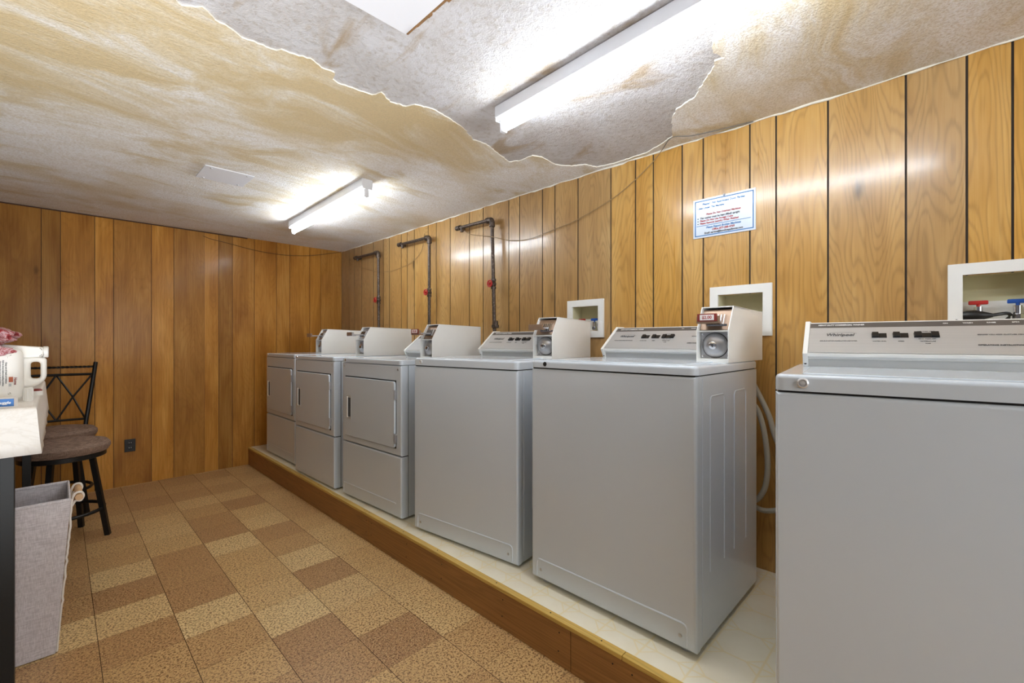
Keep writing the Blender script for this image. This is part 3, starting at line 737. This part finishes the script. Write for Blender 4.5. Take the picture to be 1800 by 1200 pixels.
def gas_pipe(label, y, yend, zt, zv, zb, lean=0, union=False):
    x = XW-.055
    t = thing('gas_pipe', label, 'pipe', (x, y, 0), 0, 'iron gas pipes on the right wall')
    zl = PZ
    MB().cyl((0, lean, zl), (0, 0, zt-.015), .0125, 16).build('riser', IRON, t)
    b = MB().tube(smooth([(0, 0, zt-.045), (0, 0, zt-.018), (0, .006, zt-.005), (0, .018, zt), (0, .045, zt)], 4), .0185, 16)
    b.lathe([(.021, -.006), (.021, .006)], (0, 0, zt-.045), 'z', 18).lathe([(.021, -.006), (.021, .006)], (0, .045, zt), 'y', 18); b.build('elbow', IRON, t)
    l = yend-y
    MB().cyl((0, .03, zt), (0, l, zt+.006), .0125, 16).build('branch', IRON, t)
    b = MB().lathe([(.0185, -.03), (.0185, .012), (.014, .016), (.0001, .016)], (0, l, zt+.006), 'y', 18).cyl((0, l-.012, zt+.006), (.054, l-.012, zt+.006), .0125, 14)
    b.cyl((0, l-.05, zt+.004), (0, l-.05, zt-.03), .012, 14); b.build('end_fitting', IRON, t)
    f = lean*(zt-zv)/(zt-zl)
    b = MB().lathe([(.018, -.035), (.019, -.022), (.015, -.016), (.021, 0), (.015, .016), (.019, .022), (.018, .035)], (0, f, zv), 'z', 10).cyl((0, f, zv), (-.03, f, zv), .008, 10)
    vv = b.build('valve', IRON, t)
    b = MB().lathe([(.008, -.046), (.010, -.028), (.007, -.026)], (0, f, zv), 'x', 12)
    b.tube([(-.036, f+.021*math.cos(R(k*20)), zv+.021*math.sin(R(k*20))) for k in range(18)], .0055, 8, closed=True)
    for k in range(3): b.cyl((-.036, f, zv), (-.036, f+.02*math.cos(R(k*120+30)), zv+.02*math.sin(R(k*120+30))), .0045, 8)
    b.build('valve_handle', RED, vv)
    if union:
        MB().lathe([(.018, -.03), (.026, -.026), (.026, -.008), (.020, -.006), (.020, .016), (.016, .022)], (0, lean*.55, 1.285), 'z', 8).build('union', IRON, t)
    return t
gas_pipe('rusty gas pipe nearest the back wall, behind the far dryer', 3.846, 4.311, 2.005, 1.552, 1.31, -.02)
gas_pipe('rusty gas pipe behind the middle dryer, second of three', 3.022, 3.477, 2.012, 1.561, 1.31, .0)
gas_pipe('rusty gas pipe with union, nearest of three, behind the dryer with the red price tag', 2.273, 2.654, 2.012, 1.562, 1.28, -.06, True)

# notice on the right wall
sg = thing('notice_sign', 'laminated white notice with blue border pinned to the panelling', 'sign', (XW-.003, .7515, 1.753), -math.pi/2)
# local x right, z up, facing -y
Wd, Hd = .277, .186
LAM = Mat('laminated_paper'); LAM.put(Base_Color=S(214, 224, 236), Roughness=.22, Coat_Weight=.6, Coat_Roughness=.1); LAM = LAM.m
MB().box(-Wd/2, Wd/2, -.0016, .001, -Hd/2, Hd/2).build('sheet', LAM, sg)
b = MB(); bw, bh, bt = Wd/2-.008, Hd/2-.008, .0045
for q in ((-bw, bw, bh-bt, bh), (-bw, bw, -bh, -bh+bt), (-bw, -bw+bt, -bh, bh), (bw-bt, bw, -bh, bh), (-bw+.008, bw-.012, -.037, -.0345)):
    b.box(q[0], q[1], -.0022, -.0016, q[2], q[3])
b.build('border', INKB, sg)
TS = lambda x, z: frame((x, -.0022, z), (1, 0, 0), (0, 0, 1), (0, -1, 0))
for z, s, bd, mt, al in ((.066, .0135, 'Please! - No Apartment Door Parties', INKB, 'C'), (.048, .0125, 'Clean Under The Machine', INKB, 'L'), (.016, .0118, 'Please Do Not Overload Machines', INKR, 'C'),
                         (.0, .0118, 'This washer must be kept (filled) upright', CHARC, 'B'), (-.0125, .0118, 'Please Do Not Use Foreign Coins', INKR, 'B'), (-.025, .0118, 'Please Remove Laundry When Finished', INKR, 'B'),
                         (-.047, .0130, 'Please Report Broken Machines', INKB, 'C'), (-.060, .0130, 'Office 877-288-4769', INKR, 'C'), (-.073, .0120, 'Email: service@laundryappliances.com', CHARC, 'C')):
    x = 0 if al == 'C' else (-bw+.012 if al == 'L' else -bw+.024)
    text('lettering', bd, s, mt, sg, TS(x, z), 'CENTER' if al == 'C' else 'LEFT', thick=.0002, offset=.0005, shear=.12, sx=.92)
    if al == 'B': MB().lathe([(.0028, 0), (.0028, -.0006)], (-bw+.015, -.0016, z), 'y', 10).build('bullet', CHARC, sg)
MB().lathe([(.005, 0), (.005, -.003), (.003, -.006), (.0001, -.0065)], (.005, -.0016, Hd/2-.002), 'y', 14).build('pin', STEEL, sg)

# loose wires
def wire(name, pts, label, mat, r=.0022):
    return tag(MB().tube(smooth(pts, 8), r, 6).build(name, mat), label, 'wire', 'loose wires strung along the walls')
xa = XW-.012
wire('loose_wire', [(xa-.04, 2.62, 2.038), (xa, 2.579, 1.974), (xa, 2.4, 1.925), (xa-.075, 2.235, 1.88), (xa, 2.139, 1.852), (xa, 1.956, 1.834), (xa, 1.742, 1.86), (xa, 1.566, 1.889), (xa, 1.345, 1.954), (xa, 1.215, 2.016), (xa, 1.101, 2.09), (xa-.01, 1.04, 2.137)],
     'thin tan wire sagging from the nearest gas pipe up to the ceiling', WIRE)
wire('loose_wire', [(xa, 4.667, 2.096), (xa, 4.441, 1.97), (xa, 4.136, 1.882), (xa-.02, 3.95, 1.835), (xa-.02, 3.80, 1.818), (xa, 3.651, 1.816), (xa, 3.367, 1.849), (xa, 3.2, 1.93), (xa-.075, 3.04, 2.037)],
     'thin tan wire sagging behind the two farther gas pipes', WIRE)
wire('loose_wire', [(.90, YB-.012, 2.10), (.964, YB-.008, 2.083), (1.087, YB-.008, 2.067), (1.323, YB-.008, 2.033), (1.578, YB-.008, 2.025), (1.827, YB-.008, 2.054), (2.097, YB-.01, 2.121), (2.15, YB-.03, 2.137)],
     'thin dark wire sagging along the top of the back wall', simple('brown_wire', S(96, 70, 44), .7))
wire('loose_wire', [(xa-.01, 1.04, 2.137), (2.05, .945, 2.135), (2.10, .87, 2.136), (2.13, .75, 2.136), (2.155, .62, 2.137)], 'short grey wire running on the ceiling above the notice', WIRED)

# hoses behind the washers
def hose(label, pts, r): return tag(MB().tube(smooth(pts, 10), r, 12).build('washer_hose', HOSE), label, 'hose', 'hoses looped behind the washers')
xh = XW-.05
hose('grey hose hanging down steeply beside the $2.00 coin washer', [(xh+.035, .672, 1.187), (xh, .66, 1.08), (xh, .60, .96), (xh, .55, .85), (xh, .525, .76), (xh, .48, .66), (xh, .44, .56), (xh, .46, .49), (xh, .54, .445), (xh, .60, .445), (xh, .68, .50), (xh, .72, .62)], .011)
hose('grey hose making a long narrow loop beside the $2.00 coin washer', [(2.002, .74, .78), (xh-.03, .70, .84), (xh-.03, .63, .90), (xh-.03, .59, .88), (xh-.03, .563, .80), (xh-.03, .548, .69), (xh-.03, .548, .60), (xh-.03, .562, .53), (xh-.03, .60, .48), (xh-.03, .66, .50), (xh-.03, .70, .58)], .011)

# black electric outlet on the back wall
ol = thing('wall_socket', 'black electric outlet low on the back wall', 'outlet', (.405, YB-.007, .325))
MB().box(-.034, .034, -.006, .0, -.052, .048, bev=.002).build('cover', BLACKPL, ol)
for z in (-.020, .020):
    s_ = MB().lathe([(.016, 0), (.016, -.004), (.0001, -.0042)], (0, -.006, z), 'y', 20).build('receptacle', BLACKM, ol)
    MB().box(-.008, -.005, -.0106, -.008, z-.004, z+.006).box(.005, .008, -.0106, -.008, z-.004, z+.006).build('slot', GREYPL, ol)

# ------------------------------------------------------------------ left corner: table, stools, hamper, jug
TZ = .945
tb = thing('counter_table', 'tall black steel table under the white cloth, by the hamper', 'table', (-.45, 2.87, 0))
MB().box(-.385, .385, -.70, .67, TZ-.045, TZ-.004, bev=.003).build('tabletop', BLACKT, tb)
for lx in (-.335, .332):
    for ly in (-.655, .60):
        MB().box(lx-.016, lx+.016, ly-.022, ly+.022, 0, TZ-.045, bev=.002).build('leg', BLACKT, tb)
for lx in (-.335, .332): MB().box(lx-.012, lx+.012, -.64, .60, TZ-.075, TZ-.045).build('apron', BLACKT, tb)
# cloth: flat top and flared skirts
bm = MB(); x0, x1, y0, y1 = -.845, -.052, 2.152, 3.56; rc = random.Random(4)
def ring(o, z, wob):
    pts = []
    def seg(p, q, n):
        for k in range(n):
            t = k/n; pts.append([p[0]+(q[0]-p[0])*t, p[1]+(q[1]-p[1])*t])
    a, bq, c, d = (x0-o, y0-o), (x1+o, y0-o), (x1+o, y1+o), (x0-o, y1+o)
    seg(a, bq, 16); seg(bq, c, 26); seg(c, d, 16); seg(d, a, 26)
    n = len(pts); out = []
    for i, (x, y) in enumerate(pts):
        w = wob*(math.sin(i*1.1)+.6*math.sin(i*2.3+1))
        cx, cy = x-(x0+x1)/2, y-(y0+y1)/2; l = math.hypot(cx, cy)
        out.append(bm.bm.verts.new((x+cx/l*w, y+cy/l*w, z)))
    return out
rings = [ring(-.010, TZ+.003, 0), ring(-.002, TZ+.001, 0), ring(.001, TZ-.008, 0), ring(.005, TZ-.06, .0004), ring(.009, TZ-.11, .0012), ring(.013, TZ-.152, .002)]
bm.bm.faces.new(rings[0])
for A, B in zip(rings, rings[1:]):
    n = len(A)
    for k in range(n): bm.bm.faces.new((A[k], A[(k+1) % n], B[(k+1) % n], B[k]))
tc = bm.build('tablecloth', CLOTH, sharp=60)
sol = tc.modifiers.new('t', 'SOLIDIFY'); sol.thickness = .0015; sol.offset = 0
tag(tc, 'white vinyl cloth draped over the tall table at the left edge', 'tablecloth')

# jug lying on its side
def curve_solid(name, loops, depth, bev, mat, parent, M, res=4):
    cu = bpy.data.curves.new(name, 'CURVE'); cu.dimensions = '2D'; cu.fill_mode = 'BOTH'; cu.extrude = depth/2-bev; cu.bevel_depth = bev; cu.bevel_resolution = res; cu.offset = -bev
    for lp in loops:
        sp = cu.splines.new('POLY'); sp.points.add(len(lp)-1); sp.use_cyclic_u = True
        for q, p in zip(sp.points, lp): q.co = (p[0], p[1], 0, 1)
    t = bpy.data.objects.new('t', cu); COL.objects.link(t); bpy.context.view_layer.update()
    me = bpy.data.meshes.new_from_object(t.evaluated_get(bpy.context.evaluated_depsgraph_get())); bpy.data.objects.remove(t)
    me.transform(M); me.materials.clear(); me.materials.append(mat)
    for p in me.polygons: p.use_smooth = True
    me.set_sharp_from_angle(angle=R(50)); me.name = name
    o = bpy.data.objects.new(name, me); COL.objects.link(o); o.parent = parent; return o
jg = thing('detergent_jug', 'white plastic detergent jug with loop handle on the cloth-covered table', 'jug', (-.235, 2.42, TZ+.003))
MJ = frame((0, 0, 0), (1, 0, 0), (0, 0, 1), (0, -1, 0))
def rnd(poly, r):
    P = [Vector((*p, 0)) for p in poly]; out = []
    n = len(P)
    for i in range(n):
        a, b_, c = P[i-1], P[i], P[(i+1) % n]
        rr_ = min(r, (a-b_).length*.45, (c-b_).length*.45)
        p0 = b_+(a-b_).normalized()*rr_; p1 = b_+(c-b_).normalized()*rr_
        for k in range(6):
            t = k/5; q = p0*(1-t)**2+b_*2*t*(1-t)+p1*t*t; out.append((q.x, q.y))
    return out
curve_solid('body', [rnd([(-.13, .0), (.148, .0), (.146, .19), (.08, .204), (-.05, .209), (-.13, .2)], .035)], .15, .036, JUG, jg, MJ)
curve_solid('handle', [rnd([(.130, .045), (.175, .045), (.204, .075), (.204, .150), (.192, .158), (.13, .16)], .02), rnd([(.163, .078), (.188, .078), (.188, .140), (.163, .140)], .011)], .040, .011, JUG, jg, MJ)
MB().prism(rnd([(.08, .150), (.196, .158), (.196, .194), (.08, .206)], .01), 'y', -.03, .03, bev=.006).build('neck', JUG, jg)
MB().lathe([(.018, .192), (.021, .196), (.021, .207), (.018, .209), (.0001, .209)], (0, 0, .176), 'x', 22).build('cap', WHITEPL, jg)
TJ = lambda x, z: frame((x, -.0762, z), (0, 0, -1), (1, 0, 0), (0, -1, 0))
for x, s, l in ((.093, .0062, 'Directions for use in all machines'), (.100, .0062, 'Add to drum before loading clothes'), (.107, .0062, 'Keep out of reach of children')):
    text('label_lettering', l, s, INK, jg, TJ(x, .105), offset=.0001)
MB().box(.113, .123, -.0764, -.0752, .073, .091).build('label_mark', ORANGE, jg)
text('label_lettering', 'Home', .010, REDP, jg, TJ(.1285, .076), offset=.0003)
MB().box(.113, .119, -.0763, -.0752, .058, .068).build('label_mark', GREYPL, jg)

# printed red and white bag lying on the jug
def blob(name, c, r, seed, mat, parent, sc=(1, 1, 1), crum=.25, sub=4):
    bm_ = bmesh.new(); bmesh.ops.create_icosphere(bm_, subdivisions=sub, radius=1)
    from mathutils import noise
    for v in bm_.verts:
        d = noise.noise(v.co*1.6+Vector((seed, 0, 0)))*crum+noise.noise(v.co*4+Vector((0, seed, 0)))*crum*.5
        ridge = abs(noise.noise(v.co*2.6+Vector((0, 0, seed))))*crum*.9
        k = 1+d-ridge
        v.co = Vector((v.co.x*k*sc[0]*r, v.co.y*k*sc[1]*r, v.co.z*k*sc[2]*r))+Vector(c)
    b_ = MB(); b_.bm.free(); b_.bm = bm_
    return b_.build(name, mat, parent, sharp=40)
bg = thing('printed_bag', 'crumpled red and white printed bag lying on top of the jug', 'bag', (-.235, 2.40, TZ+.205))
blob('upper_fold', (.020, -.03, .034), .10, 3.3, REDCLOTH, bg, (1.2, .9, .36))
blob('lower_fold', (.005, -.105, -.020), .10, 8.1, REDCLOTH, bg, (1.15, .30, .34))

mc = thing('measuring_cup', 'ribbed white measuring cap beside the jug handle', 'cup', (-.077, 2.372, TZ+.003))
prof = [(.0115, 0), (.0125, .002), (.0125, .047), (.0115, .049), (.0001, .049)]
b = MB().lathe(prof, (0, 0, 0), 'z', 28)
for k in range(14):
    a = 2*math.pi*k/14; b.cyl((.0125*math.cos(a), .0125*math.sin(a), .003), (.0125*math.cos(a), .0125*math.sin(a), .045), .0012, 6)
b.build('cup_body', WHITEPL, mc)
rb = thing('small_bottle_cap', 'low white cap with dark red top on the table corner', 'cap', (-.060, 2.60, TZ+.003))
MB().lathe([(.017, 0), (.017, .016), (.015, .018), (.0001, .018)], (0, 0, 0), 'z', 24).build('cap_body', WHITEPL, rb)
MB().lathe([(.015, .017), (.014, .022), (.010, .026), (.0001, .027)], (0, 0, 0), 'z', 24).build('cap_top', REDP, rb)
dx = thing('fabric_softener_carton', 'small blue lettered carton at the near edge of the table', 'carton', (-.128, 2.205, TZ+.003), R(-12))
MB().box(-.026, .030, -.020, .022, 0, .004, bev=.001).box(-.024, .030, -.018, .020, .003, .030, bev=.002).build('carton', WHITELAB, dx)
MB().box(-.021, .030, -.0188, -.017, .004, .0285).build('blue_label', DENIM, dx)
text('label_lettering', 'Snuggle', .0120, INKL, dx, frame((.005, -.0190, .016), (1, 0, 0), (0, 0, 1), (0, -1, 0)), offset=.0003, shear=.2)

# fabric hamper
hm = thing('laundry_hamper', 'grey linen laundry hamper with rope handle under the table', 'hamper', (0, 0, 0))
T = (-.37, .032, 2.325, 2.635, .575); Bo = (-.345, -.008, 2.372, 2.60, .004)
def wallq(b, inner, th):
    def rect(q, o): return [(q[0]+o, q[2]+o), (q[1]-o, q[2]+o), (q[1]-o, q[3]-o), (q[0]+o, q[3]-o)]
    n = 10; rings_ = []
    for k in range(n+1):
        t = k/n; q = [Bo[i]+(T[i]-Bo[i])*t for i in range(4)]; z = Bo[4]+(T[4]-Bo[4])*t
        rings_.append([b.bm.verts.new((x, y, z+(th if inner else 0)*(1-t))) for x, y in rect(q, th if inner else 0)])
    for A, C in zip(rings_, rings_[1:]):
        for k in range(4): b.bm.faces.new((A[k], A[(k+1) % 4], C[(k+1) % 4], C[k]))
    b.bm.faces.new(rings_[0]); return rings_[-1]
b = MB(); tp = wallq(b, False, .006); b2v = wallq(b, True, .008)
for k in range(4): b.bm.faces.new((tp[k], tp[(k+1) % 4], b2v[(k+1) % 4], b2v[k]))
b.mi = 0
hb = b.build('basket_body', LINEN, hm, sharp=20)
b = MB(); q = [(T[0]+.004, T[2]+.004, T[4]), (T[1]-.004, T[2]+.004, T[4]), (T[1]-.004, T[3]-.004, T[4]), (T[0]+.004, T[3]-.004, T[4])]
b.tube(q, .0075, 8, closed=True).build('rim', LINEN, hm)
b = MB(); rr = random.Random(8); pts = []
for k in range(40):
    t = k/39; pts.append((Bo[1]+(T[1]-Bo[1])*t+.003+rr.uniform(0, .004)*(1 if .3 < t < .85 else .2), Bo[2]+(T[2]-Bo[2])*t+.012, Bo[4]+(T[4]-Bo[4])*t))
b.tube(pts, .0035, 6).build('seam_binding', ROPE, hm)
yh0, yh1 = 2.41, 2.56
for y in (yh0, yh1):
    b = MB().tube(smooth([(.024, y, .520), (.034, y, .545), (.044, y, .575), (.062, y, .578), (.068, y, .562), (.060, y, .546), (.046, y, .548), (.036, y, .53)], 6), .004, 8)
    b.build('rope_loop', ROPE, hm)
MB().cyl((.056, yh0-.012, .5615), (.056, yh1+.012, .5615), .0115, 18).build('wooden_grip', DOWEL, hm)

# counter stools
def stool(label, cx, cy, sz, rot, back):
    t = thing('counter_stool', label, 'stool', (cx, cy, 0), rot, 'black counter stools behind the table')
    MB().lathe([(.170, sz-.075), (.196, sz-.07), (.207, sz-.05), (.206, sz-.03), (.190, sz-.012), (.14, sz-.002), (.0001, sz)], (0, 0, 0), 'z', 40).build('seat_cushion', SEATF, t)
    MB().lathe([(.185, sz-.100), (.188, sz-.098), (.188, sz-.074), (.185, sz-.072)], (0, 0, 0), 'z', 36).build('seat_rim', BLACKM, t)
    for k in range(4):
        a = R(45+90*k); c_, s_ = math.cos(a), math.sin(a)
        P0, P1 = Vector((.128*c_, .128*s_, sz-.085)), Vector((.205*c_, .205*s_, 0))
        b = MB(); d = (P1-P0).normalized(); u_ = Vector((-s_, c_, 0)); w_ = d.cross(u_)
        h = .0125; vs = []
        for P in (P0, P1):
            for q in ((-h, -h), (h, -h), (h, h), (-h, h)): vs.append(tuple(P+u_*q[0]+w_*q[1]))
        b._new(vs, [(0, 1, 2, 3), (4, 7, 6, 5), (0, 4, 5, 1), (1, 5, 6, 2), (2, 6, 7, 3), (3, 7, 4, 0)]); b.build('leg', BLACKM, t)
    zr = .165
    MB().tube([(.176*math.cos(R(k*10)), .176*math.sin(R(k*10)), zr) for k in range(36)], .010, 10, closed=True).build('foot_ring', BLACKM, t)
    if back:
        # local +y = away from the table; posts splay outward and backward as they rise
        zt_ = 1.01; post = lambda s, z: Vector((s*(.150+.055*(z-sz)/(zt_-sz)), .145+.085*((z-sz)/(zt_-sz))**1.6, z))
        zz = [sz-.085, sz, sz+.08, sz+.18, sz+.28, sz+.36, zt_]
        for s in (-1, 1):
            pts_ = [Vector((s*.145, .138, sz-.085))]+[post(s, z) for z in zz[1:]]
            MB().tube(smooth(pts_, 4), .0125, 10).build('back_post', BLACKM, t)
        def rail(z, r, name, bow=.0):
            a, b_ = post(-1, z), post(1, z); n = 12
            return MB().tube([a.lerp(b_, k/n)+Vector((0, bow*math.sin(math.pi*k/n), 0)) for k in range(n+1)], r, 8).build(name, BLACKM, t)
        zlo, zhi, ztw = sz+.025, zt_-.085, zt_-.032
        rail(zlo, .008, 'lower_rail', .02); rail(zhi, .009, 'upper_rail', .02)
        a, b_ = post(-1, ztw), post(1, ztw)
        for ph in (0, math.pi):
            n = 90; pts_ = []
            for k in range(n+1):
                th = k/n*2*math.pi*9+ph; pts_.append(a.lerp(b_, k/n)+Vector((0, .02*math.sin(math.pi*k/n)+.0038*math.cos(th), .0038*math.sin(th))))
            MB().tube(pts_, .0050, 6).build('twisted_rail', BLACKM, t)
        def on(f, z): 
            p = post(-1, z).lerp(post(1, z), f); p.y += .02*math.sin(math.pi*f); return p
        for f0, f1 in ((0.02, .5), (.5, .98)):
            MB().tube([on(f0, zlo), on((f0+f1)/2, (zlo+zhi)/2), on(f1, zhi)], .0058, 8).build('cross_bar', BLACKM, t)
            MB().tube([on(f1, zlo)+Vector((0, .008, 0)), on((f0+f1)/2, (zlo+zhi)/2)+Vector((0, .008, 0)), on(f0, zhi)+Vector((0, .008, 0))], .0058, 8).build('cross_bar', BLACKM, t)
    return t
stool('round-seated black counter stool nearer the table, its seat in front of the other', .02, 3.70, .583, R(-68), False)
stool('black counter stool with crossed-bar back against the back wall', -.012, 4.29, .583, R(0), True)

# ------------------------------------------------------------------ camera and render look
cam = bpy.data.cameras.new('camera'); co = bpy.data.objects.new('camera', cam); COL.objects.link(co)
co.location = CAM; co.rotation_euler = (R(90), 0, -.79426); cam.sensor_width = 36; cam.lens = 783/1800*36; cam.clip_start = .02
SC.camera = co
w = bpy.data.worlds.new('world'); SC.world = w; w.use_nodes = True
w.node_tree.nodes['Background'].inputs[0].default_value = (.5, .5, .5, 1); w.node_tree.nodes['Background'].inputs[1].default_value = .02
vs = SC.view_settings; vs.view_transform = 'Standard'; vs.look = 'None'; vs.gamma = 1; vs.use_curve_mapping = False; vs.exposure = 1.95
SC.cycles.use_denoising = True; SC.cycles.max_bounces = 10; SC.cycles.diffuse_bounces = 6; SC.cycles.glossy_bounces = 4; SC.cycles.sample_clamp_indirect = 6
